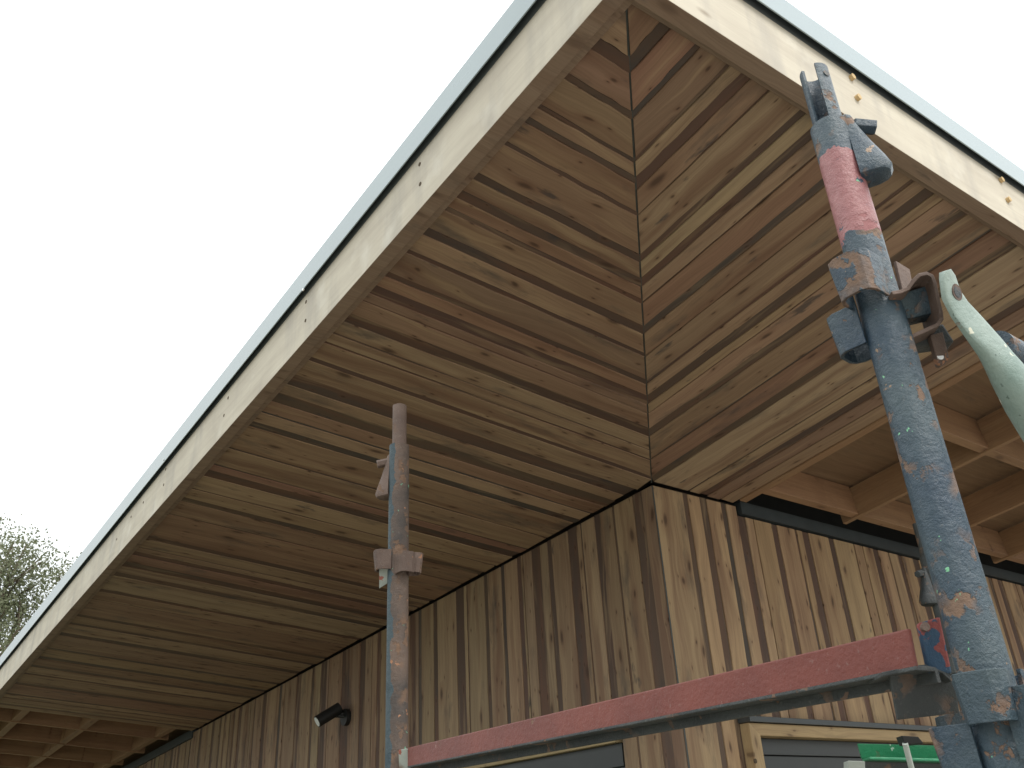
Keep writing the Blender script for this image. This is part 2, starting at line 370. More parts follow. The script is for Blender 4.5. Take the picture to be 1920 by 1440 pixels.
# --- soffit over the long side (boards run out from the wall towards the fascia at x = -OL)
YEND = 5.92; TRIM_L = OL-.075
_m0 = (1221.97, 906.97); _m1 = (1169.66, -79.54)
def mitre_v(py):
    x = _m0[0] + (py-_m0[1])*(_m1[0]-_m0[0])/(_m1[1]-_m0[1]); return hit(x, py, NL, H).y
mL = [(107, 140), (210, 226), (298, 307), (332, 346), (398, 407), (478, 494), (522, 540), (562, 571), (612, 628), (662, 670), (712, 722), (742, 760), (774, 776.5), (803, 820), (843, 845.5), (861, 864.5), (893, 900)]
mR = [(107, 140), (210, 226), (297, 307), (334, 360), (403, 407), (478, 494), (522, 540), (567.5, 571), (612, 628), (668, 670.5), (715, 722), (742, 760), (775, 777), (805, 820), (860, 864), (893, 907)]
gL = [(mitre_v(a), mitre_v(b)) for a, b in mL]
fasc = [(582, 672, 2), (545, 712, 2), (517, 745, 2), (490, 772, 1), (476, 796, 2), (430, 840, 1), (387, 867, 1), (380, 885, 2), (357, 915, 1), (337, 935, 2), (310, 962, 1), (272, 1007, 2), (255, 1025, 1), (245, 1036, 2), (222, 1055, 2), (207, 1074, 2), (180, 1105, 2), (166, 1121, 1), (160, 1127, 2), (137, 1152, 2), (122, 1167, 2), (105, 1187, 2), (77, 1214, 2), (64, 1231, 2), (50, 1247, 2), (37, 1261, 2), (21, 1280, 2), (5, 1299, 2)]
for x, y, k in fasc:
    v = hit(x, y, NL, H).y; wd = .062+.016*math.sin(v*9) if k == 2 else .014
    if v-wd/2 > gL[-1][1]+.02: gL.append((v-wd/2, v+wd/2))
gL = more(gL, YEND)
sofL = mk('soffit', [(.3, 0, zL(.3, 0)+.056), (0, 0, zL(0, 0)+.056), (-OL, -OR, zL(-OL, -OR)+.056), (-OL, YEND, zL(-OL, YEND)+.056), (.3, YEND, zL(.3, YEND)+.056)], [(0, 1, 2, 3, 4)], M['back'], house)
sofL['label'] = 'boarded soffit on the long left side, boards running out from the wall'
def placeL(v0, v1, rec, col, parent):
    up = .002 if rec else 0
    def xin(v): return (v*OL/OR if v < 0 else 0) - (.004 if not rec else -.0)
    xo = -OL+.03
    def pt(x, v): return Vector((x, v, zL(x, v)+up))
    ins = .0 if rec else .0
    if xin(v0) - xo < .01 and xin(v1) - xo < .01: return
    board('board', pt(min(-random.uniform(.012, .026), xin(v0)), v0), pt(xo, v0), pt(min(-random.uniform(.012, .026), xin(v1)), v1), pt(xo, v1), -NL, TH, M['cladding'], parent, col, wob=.0021 if not rec else 0)
lay(gL, -OR+.075, YEND, placeL, sofL, PAL)

# --- soffit over the front
gR = [(-b2, -a2) for a2, b2 in []]
def mitre_x(py):
    x = _m0[0] + (py-_m0[1])*(_m1[0]-_m0[0])/(_m1[1]-_m0[1]); return hit(x, py, NL, H).x
gR = [(mitre_x(a), mitre_x(b)) for a, b in mR]
XEND = .50
for px, py, wd in ((1290, 922, .012), (1317, 930, .05), (1348, 938, .009)):
    v = hit(px, py, NR, H).x; gR.append((v-wd/2, v+wd/2))
sofR = mk('soffit', [(0, 0, zR(0, 0)+.058), (0, .3, zR(0, .3)+.058), (XEND, .3, zR(XEND, .3)+.058), (XEND, -OR, zR(XEND, -OR)+.058), (-OL, -OR, zR(-OL, -OR)+.058)], [(0, 1, 2, 3, 4)], M['back'], house)
sofR['label'] = 'boarded soffit on the front, meeting the side soffit in a mitre'
def placeR(v0, v1, rec, col, parent):
    up = REC if rec else 0
    def yin(v): return (v*OR/OL if v < 0 else 0) - (.004 if not rec else 0)
    yo = -OR+.03
    def pt(y, v): return Vector((v, y, zR(v, y)+up))
    board('board', pt(min(-random.uniform(.010, .02), yin(v0)), v0), pt(yo, v0), pt(min(-random.uniform(.010, .02), yin(v1)), v1), pt(yo, v1), -NR, TH, M['cladding'], parent, col, wob=.0021 if not rec else 0)
lay(gR, -OL+.075, XEND, placeR, sofR, PAL)
# strip in the mitre
a = Vector((0, 0, H)); b = Vector((-OL+.04, (-OL+.04)*OR/OL, 0)); b.z = zL(b.x, b.y)
sd_ = (b-a).cross(Vector((0, 0, 1))).normalized()*.0022
MB().hexa([a-sd_+Vector((0, 0, .003)), a+sd_+Vector((0, 0, .003)), b+sd_+Vector((0, 0, .003)), b-sd_+Vector((0, 0, .003))], (0, 0, .03)).build('mitre_strip', M['strip'], house)

# --- walls
gWR = [(.183, .215), (.29, .335), (.428, .459), (.528, .582), (.634, .640), (.762, .804), (.932, .948), (.988, 1.037), (1.191, 1.234), (1.392, 1.400), (1.465, 1.473), (1.556, 1.603), (1.69, 1.70), (1.778, 1.812)]
gWL = [(.07, .131), (.255, .268), (.351, .396), (.487, .498), (.525, .594), (.72, .756), (.812, .887), (.955, .962), (.975, 1.011), (1.123, 1.155), (1.278, 1.312), (1.472, 1.484), (1.51, 1.593), (1.787, 1.833), (1.963, 2.0), (2.03, 2.099), (2.30, 2.33), (2.45, 2.50), (2.56, 2.57), (2.657, 2.729), (2.876, 2.991), (3.18, 3.19), (3.215, 3.315), (3.418, 3.461), (3.641, 3.715), (3.92, 3.93), (3.975, 4.025), (4.263, 4.338)]
gWR = more(gWR, XE); gWL = more(gWL, YE)
WY0, WY1, WZ = .38, 2.06, 2.0         # window in the long wall
DX0, DX1, DZ = .335, 2.42, 2.035      # glazed door in the front wall
wallL = MB().poly([(.055, 0.055, .05), (.055, WY0, .05), (.055, WY0, WZ), (.055, WY1, WZ), (.055, WY1, .05), (.055, YE, .05), (.055, YE, zL(0, YE)+.03), (.055, .055, H+.03)], (.09, 0, 0)).build('wall', M['back'], house)
wallL['label'] = 'long left wall of vertical boards in shade'
wallR = MB().poly([(.055, .055, .05), (DX0, .055, .05), (DX0, .055, DZ), (DX1, .055, DZ), (DX1, .055, .05), (XE, .055, .05), (XE, .055, zR(XE, 0)+.03), (.055, .055, H+.03)], (0, .09, 0)).build('wall', M['back'], house)
wallR['label'] = 'front wall of fresh vertical boards, tinted paler for the light on them, with a glazed door'
def placeWL(v0, v1, rec, col, parent):
    x = REC if rec else 0; mid = (v0+v1)/2
    zb = WZ+.034 if (WY0-.01 < mid < WY1) else .05
    zt = (lambda v: zL(0, v)-(.007 if not rec else .004)) if mid < YEND else (lambda v: zL(0, v)-.055)
    board('board', Vector((x, v0, zb)), Vector((x, v0, zt(v0))), Vector((x, v1, zb)), Vector((x, v1, zt(v1))), Vector((-1, 0, 0)), TH, M['cladding'], parent, col, wob=.0015 if not rec else 0)
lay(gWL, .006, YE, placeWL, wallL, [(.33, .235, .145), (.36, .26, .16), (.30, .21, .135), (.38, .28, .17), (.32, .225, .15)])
def placeWR(v0, v1, rec, col, parent):
    y = REC if rec else 0; mid = (v0+v1)/2
    zb = DZ+.03 if (DX0 < mid < DX1) else .05
    zt = (lambda v: zR(v, 0)-(.007 if not rec else .004)) if mid < XEND else (lambda v: zR(v, 0)-.05)
    board('board', Vector((v0, y, zb)), Vector((v0, y, zt(v0))), Vector((v1, y, zb)), Vector((v1, y, zt(v1))), Vector((0, -1, 0)), TH, M['cladding'], parent, col, wob=.0015 if not rec else 0)
lay(gWR, .006, XE, placeWR, wallR, LIT_FRESH)
MB().hexa([(-.0015, .0005, .05), (.0055, -.0005, .05), (.0055, .02, .05), (.02, .0055, .05)], (0, 0, H-.06)).build('corner_strip', M['strip'], house)

# --- fascias, edge trim and roof flashing
FH = .187
def fasciaL(x0, x1, zlo, zhi, y0, y1, name, mat, color=None, bevel=.002):
    base = lambda y: zL(-OL, y)-DF
    return MB().add([(x0, y0, base(y0)+zlo), (x1, y0, base(y0)+zlo), (x1, y1, base(y1)+zlo), (x0, y1, base(y1)+zlo), (x0, y0, base(y0)+zhi), (x1, y0, base(y0)+zhi), (x1, y1, base(y1)+zhi), (x0, y1, base(y1)+zhi)],
        [(0, 1, 2, 3), (7, 6, 5, 4), (0, 4, 5, 1), (1, 5, 6, 2), (2, 6, 7, 3), (3, 7, 4, 0)]).build(name, mat, house, color=color, bevel=bevel)
def fasciaR(y0, y1, zlo, zhi, x0, x1, name, mat, color=None, bevel=.002):
    base = lambda x: zR(x, -OR)-DF
    return MB().add([(x0, y0, base(x0)+zlo), (x1, y0, base(x1)+zlo), (x1, y1, base(x1)+zlo), (x0, y1, base(x0)+zlo), (x0, y0, base(x0)+zhi), (x1, y0, base(x1)+zhi), (x1, y1, base(x1)+zhi), (x0, y1, base(x0)+zhi)],
        [(0, 1, 2, 3), (7, 6, 5, 4), (0, 4, 5, 1), (1, 5, 6, 2), (2, 6, 7, 3), (3, 7, 4, 0)]).build(name, mat, house, color=color, bevel=bevel)
def mats_by_face(o, m2, test):
    o.data.materials.append(m2)
    for p in o.data.polygons:
        if test(p.normal): p.material_index = 1
fL = fasciaL(-OL, -OL+.042, 0, FH, -OR, YE, 'fascia', M['fascia']); fL['label'] = 'pale weathered fascia board along the left eave'
fR = fasciaR(-OR, -OR+.042, 0, FH+.002, -OL+.0425, XE, 'fascia', M['fascia']); fR['label'] = 'pale fascia board along the right eave with wooden plugs'
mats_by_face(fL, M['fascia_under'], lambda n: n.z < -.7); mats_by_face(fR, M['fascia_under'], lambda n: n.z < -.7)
fasciaL(-OL+.0425, -OL+.074, .022, .05, -OR+.0425, YEND, 'eave_trim', M['fascia_under'])
fasciaR(-OR+.0425, -OR+.066, .026, .05, -OL+.075, XEND, 'eave_trim', M['fascia_under'])
fasciaL(-OL+.002, -OL+.04, FH+.0005, FH+.084, -OR+.003, YE, 'shadow_gap_back', M['cavity'], bevel=0)
fasciaR(-OR+.002, -OR+.04, FH+.0025, FH+.084, -OL+.0415, XE, 'shadow_gap_back', M['cavity'], bevel=0)
fasciaL(-OL-.016, -OL+.04, FH+.0845, FH+.088, -OR-.016, YE, 'flashing_cap', M['flashing'], bevel=0)
fasciaR(-OR-.016, -OR+.04, FH+.0845, FH+.088, -OL+.0405, XE, 'flashing_cap', M['flashing'], bevel=0)
flL = fasciaL(-OL-.020, -OL-.0165, FH+.003, FH+.088, -OR-.02, YE, 'roof_flashing', M['flashing'], bevel=.001)
flR = fasciaR(-OR-.020, -OR-.0165, FH+.005, FH+.088, -OL-.016, XE, 'roof_flashing', M['flashing'], bevel=.001)
# roof sheet sloping in from the flashing, and the deck under it
mk('roof', [(-OL+.01, -OR+.01, zL(-OL, -OR)+.20), (XE, -OR+.01, zR(XE, -OR)+.20), (XE, YE, 2.95), (-OL+.01, YE, zL(-OL, YE)+.20)], [(0, 1, 2, 3)], M['roof'], house)

MB().poly([(XE-.1, .2, 0), (XE-.1, YE, 0), (XE-.1, YE, 2.9), (XE-.1, .2, 2.95)], (.08, 0, 0)).build('wall', M['back'], house)
MB().poly([(.2, YE-.1, 0), (XE-.11, YE-.1, 0), (XE-.11, YE-.1, 2.8), (.2, YE-.1, 2.55)], (0, .08, 0)).build('wall', M['back'], house)
# plugs and screws
def disc(name, c, n, r, h, mat, parent, sides=10):
    c = Vector(c); n = Vector(n); o = MB().tube(-n*h*.5, n*h, r, n=sides).build(name, mat, parent, smooth=True, bevel=0); o.location = c; return o
for px, py in ((1595, 147), (1606, 185), (1875, 339), (1888, 376)):
    disc('plug', hit(px, py, (0, 1, 0), -OR), (0, -1, 0), .0085, .010, M['plug'], fR, 12)
for px, py in ((787, 308), (788, 345), (574, 566), (573, 601), (420, 779), (428, 746), (311, 880), (307, 909), (269, 942), (219, 1011), (246, 969)):
    disc('plug', hit(px, py, (1, 0, 0), -OL), (-1, 0, 0), .0062, .0012, M['plug_dark'], fL, 12)
for px, py in ((569, 543), (307, 862)):
    disc('screw', hit(px, py, (1, 0, 0), -OL-.02), (-1, 0, 0), .005, .003, M['screw'], flL, 8)

# --- open, unlined eaves: rafters, noggings and ply above
PINE = (.36, .22, .125)
def rafR(x, w_, dep, y0, y1, drop=0.0, name='rafter'):
    q = lambda xx, y, up: Vector((xx, y, zR(xx, y)+up-drop))
    b_ = board(name, q(x, y0, 0), q(x, y1, 0), q(x+w_, y0, 0), q(x+w_, y1, 0), -NR, dep, M['pine'], house, jit(PINE, .06), segs=2, wob=0, cham=.002)
rafR(XEND+.003, .045, .15, -.05, -OR+.07, .006)
for x in (1.215, 1.935, 2.61, 3.33, 4.05, 4.77):
    rafR(x, .028, .15, -.085, -OR+.07, .008)
def nogR(y, w_, x0, x1, name='nogging'):
    q = lambda x, yy: Vector((x, yy, zR(x, yy)))
    board(name, q(x0, y), q(x1, y), q(x0, y-w_), q(x1, y-w_), -NR, .15, M['pine'], house, jit(PINE, .06), segs=2, wob=0, cham=.002)
xs = [XEND+.049, 1.215, 1.935, 2.61, 3.33, 4.05, 4.77]
for k in range(6):
    x0 = xs[k] + (.029 if k else 0)
    for y in (-.135, -.83, -1.36): nogR(y, .045, x0, xs[k+1]-.001)
mk('eave_deck', [(XEND, .3, zR(XEND, .3)+.155), (XE, .3, zR(XE, .3)+.155), (XE, -OR+.03, zR(XE, -OR)+.155), (XEND, -OR+.03, zR(XEND, -OR)+.155)], [(0, 1, 2, 3)], M['ply'], house)
# wall head: dark flashing above the boards
MB().hexa([(XEND+.05, -.012, H-.048), (XE, -.012, H-.048+T*(XE-XEND)), (XE, -.012, H+.012+T*(XE-XEND)), (XEND+.05, -.012, H+.012)], (0, .05, 0)).build('wall_head_flashing', M['dark_steel'], house)
MB().hexa([(XEND+.05, .06, H-.03), (XE, .06, H-.10), (XE, .06, H+.2), (XEND+.05, .06, H+.2)], (0, .05, 0)).build('wall_void_sheet', M['void'], house)  # black sheet added for the darkness of the open void here
for k, y in enumerate((6.38, 7.12, 7.86, 8.6, 9.34, 10.08)):
    q = lambda x, yy: Vector((x, yy, zL(x, yy)-.007))
    board('rafter', q(-.085, y), q(-OL+.07, y), q(-.085, y+.03), q(-OL+.07, y+.03), -NL, .15, M['pine'], house, jit(PINE, .06), segs=2, wob=0, cham=.002)
ys = [YEND+.003, 6.38, 7.12, 7.86, 8.6, 9.34, 10.08]
for k in range(6):
    for x in (-.155, -.80, -1.34):
        q = lambda xx, yy: Vector((xx, yy, zL(xx, yy)))
        y0 = ys[k]+(.031 if k else 0); y1 = ys[k+1]-.001
        board('nogging', q(x, y0), q(x, y1), q(x-.06, y0), q(x-.06, y1), -NL, .15, M['pine'], house, jit(PINE, .06), segs=2, wob=0, cham=.002)
mk('eave_deck', [(.3, YEND, zL(.3, YEND)+.155), (-OL+.03, YEND, zL(-OL, YEND)+.155), (-OL+.03, YE, zL(-OL, YE)+.155), (.3, YE, zL(.3, YE)+.155)], [(0, 1, 2, 3)], M['ply'], house)
MB().hexa([(-.012, YEND+.02, zL(0, YEND)-.052), (-.012, YE, zL(0, YE)-.052), (-.012, YE, zL(0, YE)+.02), (-.012, YEND+.02, zL(0, YEND)+.02)], (.05, 0, 0)).build('wall_head_flashing', M['dark_steel'], house)

# --- glazed door in the front wall: timber surround, flashing, dark joinery
dr = empty('door'); dr.parent = house; dr['label'] = 'dark glazed door in a pale timber surround'
FY = -.045
FT = (.50, .37, .20)
def fboard(a0, a1, b0, b1, n, th, name='frame', col=FT): return board(name, Vector(a0), Vector(a1), Vector(b0), Vector(b1), Vector(n), th, M['frame_timber'], dr, jit(col, .05), segs=2, wob=0, cham=.003)
jx0, jx1 = DX0-.012, DX0+.045
fboard((jx0, FY, .05), (jx0, FY, DZ-.004), (jx1, FY, .05), (jx1, FY, DZ-.052), (0, -1, 0), .12)
fboard((jx0, FY, DZ-.004), (DX1, FY, DZ-.004), (jx1, FY, DZ-.052), (DX1, FY, DZ-.052), (0, -1, 0), .12)
MB().box((jx0-.012, FY-.018, DZ-.002), (DX1+.03, .0, DZ+.018)).build('head_flashing', M['dark_steel'], dr)
MB().box((jx1, .012, DZ-.115), (DX1, .06, DZ-.053)).build('joinery', M['alu'], dr, bevel=.002)
MB().box((jx1, .026, DZ-.20), (DX1, .06, DZ-.117)).build('joinery', M['alu'], dr, bevel=.002)
MB().box((jx1, .022, .05), (jx1+.05, .06, DZ-.2)).build('joinery', M['alu'], dr, bevel=.002)
MB().box((jx1+.05, .04, .06), (DX1, .05, DZ-.2)).build('pane', M['glass'], dr)
for px, py in ((1416, 1427),):
    disc('plug', hit(px, py, (0, 1, 0), FY), (0, -1, 0), .009, .002, M['plug_dark'], dr, 12)
# --- window in the long wall
wi = empty('window'); wi.parent = house; wi['label'] = 'dark window in the shaded left wall'
board('frame', Vector((-.012, WY0, WZ+.032)), Vector((-.012, WY1, WZ+.032)), Vector((-.012, WY0, WZ)), Vector((-.012, WY1, WZ)), Vector((-1, 0, 0)), .1, M['frame_timber'], wi, (.42, .33, .18), segs=2, wob=0)
MB().box((.02, WY0, WZ-.09), (.07, WY1, WZ-.001)).build('joinery', M['alu'], wi, bevel=.002)
MB().box((.03, WY0, .8), (.07, WY0+.05, WZ-.091)).build('joinery', M['alu'], wi, bevel=.002)
MB().box((.055, WY0+.05, .8), (.06, WY1, WZ-.091)).build('pane', M['glass'], wi)

# ---------------------------------------------------------------- spotlight on the long wall
base = hit(652, 1345, (1, 0, 0), 0); sp = empty('spotlight', base)
tag(sp, 'black cylinder spotlight on the shaded wall left of the rusty pole', 'spotlight')
MB().tube((0, 0, 0), (-.028, 0, 0), .05, n=28).build('wall_plate', M['lamp_black'], sp, smooth=True)
MB().tube((-.02, 0, .005), (-.085, .035, .012), .011, n=14).build('arm', M['lamp_black'], sp, smooth=True)
h0 = Vector((-.095, .015, .03)); hd = (at(594, 1366, (base-CAM).dot(FWD)*1.0)-base); hd = Vector((-.86, .12, -.52)).normalized()
h0 = h0 - hd*.05; h1 = h0 + hd*.165
hh = MB().tube(h0, h1, .036, n=28, segs=2).build('head', M['lamp_black'], sp, smooth=True)
MB().tube(h1 - hd*.004, h1 + hd*.0015, .029, n=24).build('lens', M['lamp_lens'], hh, smooth=True)

# ---------------------------------------------------------------- scaffold
RP = Vector((-1.7697, -2.1192, 0)); LP = Vector((-1.665, -.7781, 0)); TR = .02415
def v_press(ang, z, mat, parent, proj=.036, wid=.023, hgt=.052, name='pocket'):
    """bent plate pocket welded to the standard: U in plan, a little narrower at the foot"""
    ca, sa = math.cos(ang), math.sin(ang); r0 = TR*.75; e = TR+proj
    pl = [(r0, -wid), (e-.012, -wid), (e-.004, -wid*.82), (e, -wid*.45), (e, wid*.45), (e-.004, wid*.82), (e-.012, wid), (r0, wid)]
    path = [Vector((a_*ca-b_*sa, a_*sa+b_*ca, z-hgt)) for a_, b_ in pl]
    mb = MB().strip(path, .0042, (0, 0, hgt))
    for v in mb.v:                               # taper towards the foot
        if v.z < z-hgt*.5:
            t_ = Vector((v.x, v.y, 0)); d_ = Vector((ca, sa, 0)); s_ = t_.dot(d_); q = t_-d_*s_
            nv = d_*(s_-.005*(s_ > TR)) + q*.88; v.x, v.y = nv.x, nv.y
    return mb.build(name, mat, parent, bevel=.0008)
def teardrop(z, ang, mat, parent, sc=1.0, name='spigot_wedge'):
    """tapered pressed cup on the side of the tube, narrow at the top, round and deep at the foot"""
    ca, sa = math.cos(ang), math.sin(ang); d_ = Vector((ca, sa, 0)); t_ = Vector((-sa, ca, 0)); mb = MB(); rows = []
    for f, out, wd in ((0, .006, .008), (.04, .010, .011), (.25, .016, .0135), (.5, .025, .017), (.75, .036, .0205), (.90, .041, .022), (.97, .037, .020), (1.0, .029, .015)):
        zz_ = z - .118*sc*f; ring = []
        prof = [(-.004, -1), (.0, -1), (.55, -.98), (.85, -.78), (1.0, -.4), (1.0, .4), (.85, .78), (.55, .98), (.0, 1), (-.004, 1)]
        for a_, b_ in prof: ring.append(d_*(TR*.82+out*sc*a_) + t_*(wd*sc*b_) + Vector((0, 0, zz_)))
        rows.append(ring)
    n = len(rows[0]); vs_ = [p for r in rows for p in r]; fs = []
    for i in range(len(rows)-1):
        for k in range(n-1): fs.append((i*n+k, i*n+k+1, (i+1)*n+k+1, (i+1)*n+k))
        fs.append((i*n+n-1, i*n, (i+1)*n, (i+1)*n+n-1))
    fs += [tuple(range(n)), tuple((len(rows)-1)*n+k for k in range(n))[::-1]]
    o = mb.add(vs_, fs).build(name, mat, parent, smooth=True)
    b0 = d_*(TR+.004) + Vector((0, 0, z-.018*sc)); MB().tube(b0, b0 + (d_ + t_*.45 + Vector((0, 0, -.25))).normalized()*.030*sc, .0112*sc, n=6).build('bolt', mat, o, bevel=.0015)
    return o
def split_spigot(z0, z1, r, gap_ang, gap, mat, parent):
    vs_, fs = [], []; n = 30; th = .004
    for k, z in enumerate((z0, z1)):
        for rr in (r, r-th):
            for i in range(n+1):
                a_ = gap_ang + gap/2 + (2*math.pi-gap)*i/n; dz = 0
                vs_.append((rr*math.cos(a_), rr*math.sin(a_), z+dz))
    m_ = n+1
    for i in range(n):
        fs += [(i, i+1, 2*m_+i+1, 2*m_+i), (m_+i+1, m_+i, 3*m_+i, 3*m_+i+1), (2*m_+i, 2*m_+i+1, 3*m_+i+1, 3*m_+i), (i+1, i, m_+i, m_+i+1)]
    fs += [(0, 2*m_, 3*m_, m_), (n, m_+n, 3*m_+n, 2*m_+n)]
    return MB().add(vs_, fs).build('spigot', mat, parent, smooth=True)

# near blue standard
st = empty('scaffold_standard', RP)
tag(st, 'chipped blue scaffold pole with a pink band, standing nearest on the right', 'scaffold pole', 'scaffold standards around the corner')
MB().tube((0, 0, 0), (0, 0, 2.425), TR, n=48, segs=40, jit=.00025).build('tube', M['blue'], st, smooth=True)
split_spigot(2.41, 2.524, .0188, R(190), R(58), M['blue'], st)
_h = Vector((.0188*math.cos(R(-100)), .0188*math.sin(R(-100)), 2.505)); MB().tube(_h*.0 + _h - Vector((_h.x, _h.y, 0)).normalized()*.001, _h + Vector((_h.x, _h.y, 0)).normalized()*.0008, .0048, n=14).build('pin_hole', M['dark_flecked'], st)
teardrop(2.432, R(-62), M['blue_b'], st, .92)
A_X, A_Y = R(4), R(90)
v_press(R(183), 2.196, M['blue_b'], st); v_press(R(3), 2.205, M['rusty_b'], st)
v_press(R(96), 2.152, M['blue_b'], st)
v_press(R(198), 1.730, M['blue_b'], st, .027, .022, .044); v_press(R(3), 1.735, M['blue_b'], st)
v_press(R(100), 1.690, M['blue_b'], st, .036, .023, .05); v_press(R(-84), 1.715, M['blue_b'], st, .04, .025, .06)

# rusty standard
st2 = empty('scaffold_standard', LP)
tag(st2, 'rusty brown scaffold pole in front of the left soffit', 'scaffold pole', 'scaffold standards around the corner')
MB().tube((0, 0, 0), (0, 0, 2.515), TR, n=40, segs=30, jit=.0003).build('tube', M['rusty'], st2, smooth=True)
split_spigot(2.50, 2.625, .0178, R(150), R(36), M['rusty_b'], st2)
teardrop(2.495, R(126), M['rusty_b'], st2, .95)
for a_, z_ in ((158, 2.246), (68, 2.246), (338, 2.240), (268, 2.232)): v_press(R(a_), z_, M['rusty_b'], st2, .031, .019, .046)
for a_, z_ in ((98, 1.75), (-82, 1.75), (188, 1.74), (8, 1.74)): v_press(R(a_), z_, M['rusty_b'], st2)
_dl = (Vector((LP.x, LP.y, 2.19))-CAM).dot(FWD)
_q = MB().hexa([at(711, 1066, _dl)-LP, at(728, 1066, _dl)-LP, at(728, 1092, _dl)-LP, at(711, 1103, _dl)-LP], Vector((math.cos(YAW), math.sin(YAW), 0))*.003).build('wedge_tail', M['galv'], st2)

# far standard, coloured dark as a silhouette, mostly behind the blue one
TP = at(1754, 1100, 2.75); TP.z = 0
st3 = empty('scaffold_standard', TP)
tag(st3, 'dark scaffold pole almost hidden behind the blue pole', 'scaffold pole', 'scaffold standards around the corner')
MB().tube((0, 0, 0), (0, 0, 2.36), TR, n=28, segs=4).build('tube', M['dark_flecked'], st3, smooth=True)
MB().tube((0, 0, 2.35), (0, 0, 2.47), .018, n=24).build('spigot', M['dark_flecked'], st3, smooth=True)
teardrop(2.33, R(150), M['dark_flecked'], st3, 1.0)
for a_ in (100, -80, 190, 10): v_press(R(a_), 2.06, M['dark_flecked'], st3)

# red angle transom between the two standards
d_ = (LP-RP).normalized()
pn = Vector((d_.y, -d_.x, 0)); pc = pn.dot(RP)
eR = hit(1703, 1178, pn, pc); eR2 = hit(1716, 1246, pn, pc); eL = hit(764, 1402, pn, pc)
HT = .033
tr = empty('transom', ((eR.x+eL.x)/2, (eR.y+eL.y)/2, (eR.z+eL.z)/2-HT))
tag(tr, 'red steel angle beam spanning between the blue and the rusty pole', 'scaffold beam')
away = Vector((d_.y, -d_.x, 0)); away = away if away.dot(FWD) > 0 else -away
up_ = Vector((0, 0, 1))
def keep(o, par): o.matrix_local = Matrix.Translation(-par.location); return o
o = MB().hexa([eR, eL, eL-up_*(HT+.004), eR2-up_*.003], away*.005)
keep(o.build('face_plate', M['red'], tr, bevel=.0018), tr)
f0 = eR2 - up_*.0005; f1 = eL - up_*(HT+.0005)
keep(MB().hexa([f0 - d_*.0, f1, f1 + away*.042, f0 + away*.042], -up_*.005).build('flange', M['dark_flecked'], tr, bevel=.0012), tr)
keep(MB().hexa([f0 + away*.030, f1 + away*.030, f1 + away*.030 - up_*.018, f0 + away*.030 - up_*.016], away*.006).build('back_lip', M['dark_flecked'], tr, bevel=.0012), tr)
# right-hand end fitting
dR = (eR-CAM).dot(FWD); dP = (Vector((RP.x, RP.y, 1.74))-CAM).dot(FWD)
hf = Vector((math.cos(YAW), math.sin(YAW), 0))
keep(MB().hexa([at(1722, 1168, dR), at(1763, 1156, dR), at(1786, 1262, dR), at(1742, 1262, dR)], hf*.008).build('end_plate', M['patch'], tr, bevel=.002), tr)
nt = MB().tube(at(1733, 1176, dR)-hf*.004, at(1733, 1176, dR)+hf*.006, .0045, n=14).build('rivet', M['rusty_b'], tr, smooth=True); keep(nt, tr)
e0 = [at(1655, 1264, dR), at(1718, 1251, dR), at(1745, 1249, dR), at(1768, 1259, dR), at(1786, 1275, dR)]
keep(MB().strip(e0, .0042, hf*.05).build('hook_tongue', M['dark_flecked'], tr, bevel=.0008), tr)
keep(MB().hexa([at(1668, 1262, dR+.012), at(1788, 1262, dR+.012), at(1800, 1336, dR+.012), at(1684, 1349, dR+.012)], hf*.006).build('hook_plate', M['dark_flecked'], tr, bevel=.0015), tr)
keep(MB().hexa([at(1757, 1344, dR+.035), at(1812, 1330, dR+.035), at(1848, 1400, dR+.035), at(1772, 1416, dR+.035)], hf*.008).build('lower_plate', M['blue_b'], tr, bevel=.0015), tr)
# left-hand end fitting
dLft = (eL-CAM).dot(FWD)
keep(MB().hexa([at(747, 1406, dLft), at(764, 1403, dLft), at(771, 1462, dLft), at(749, 1466, dLft)], hf*.012).build('end_plate', M['galv'], tr, bevel=.002), tr)

# clip and brace on the blue standard
NZ = Vector((RP.x, RP.y, 2.15)); dN = (NZ-CAM).dot(FWD)-.035
cl = empty('scaffold_clip', at(1720, 640, dN)); tag(cl, 'rusty C-shaped steel clip hooked on the blue pole beside the brace', 'clip')
pth = [(1673, 549), (1690, 546), (1703, 540), (1712, 527), (1724, 515), (1738, 512), (1748, 517), (1753, 530), (1759, 560), (1765, 585), (1766, 598), (1758, 609), (1744, 615), (1715, 628), (1701, 635), (1698, 648)]
keep(MB().strip([at(x, y, dN) for x, y in pth], .0048, hf*.045).build('bent_plate', M['rusty_b'], cl, bevel=.0008), cl)
keep(MB().hexa([at(1672, 556, dN+.016), at(1738, 535, dN+.016), at(1752, 586, dN+.016), at(1680, 603, dN+.016)], hf*.02).build('jaw', M['blue_b'], cl, bevel=.002), cl)
keep(MB().hexa([at(1706, 628, dN+.02), at(1768, 606, dN+.02), at(1790, 640, dN+.02), at(1712, 650, dN+.02)], hf*.02).build('lower_jaw', M['dark_flecked'], cl, bevel=.002), cl)
wt = MB().poly([at(1744, 628, dN+.01), at(1768, 622, dN+.01), at(1780, 670, dN+.01), at(1777, 676, dN+.01), at(1765, 684, dN+.01), at(1759, 682, dN+.01)], hf*.009).build('wedge_tail', M['rusty_b'], cl, bevel=.001); keep(wt, cl)
hl = MB().tube(at(1763, 669, dN+.01)-hf*.0006, at(1763, 669, dN+.01)+hf*.001, .0038, n=14).build('wedge_hole', M['screw'], cl); keep(hl, cl)

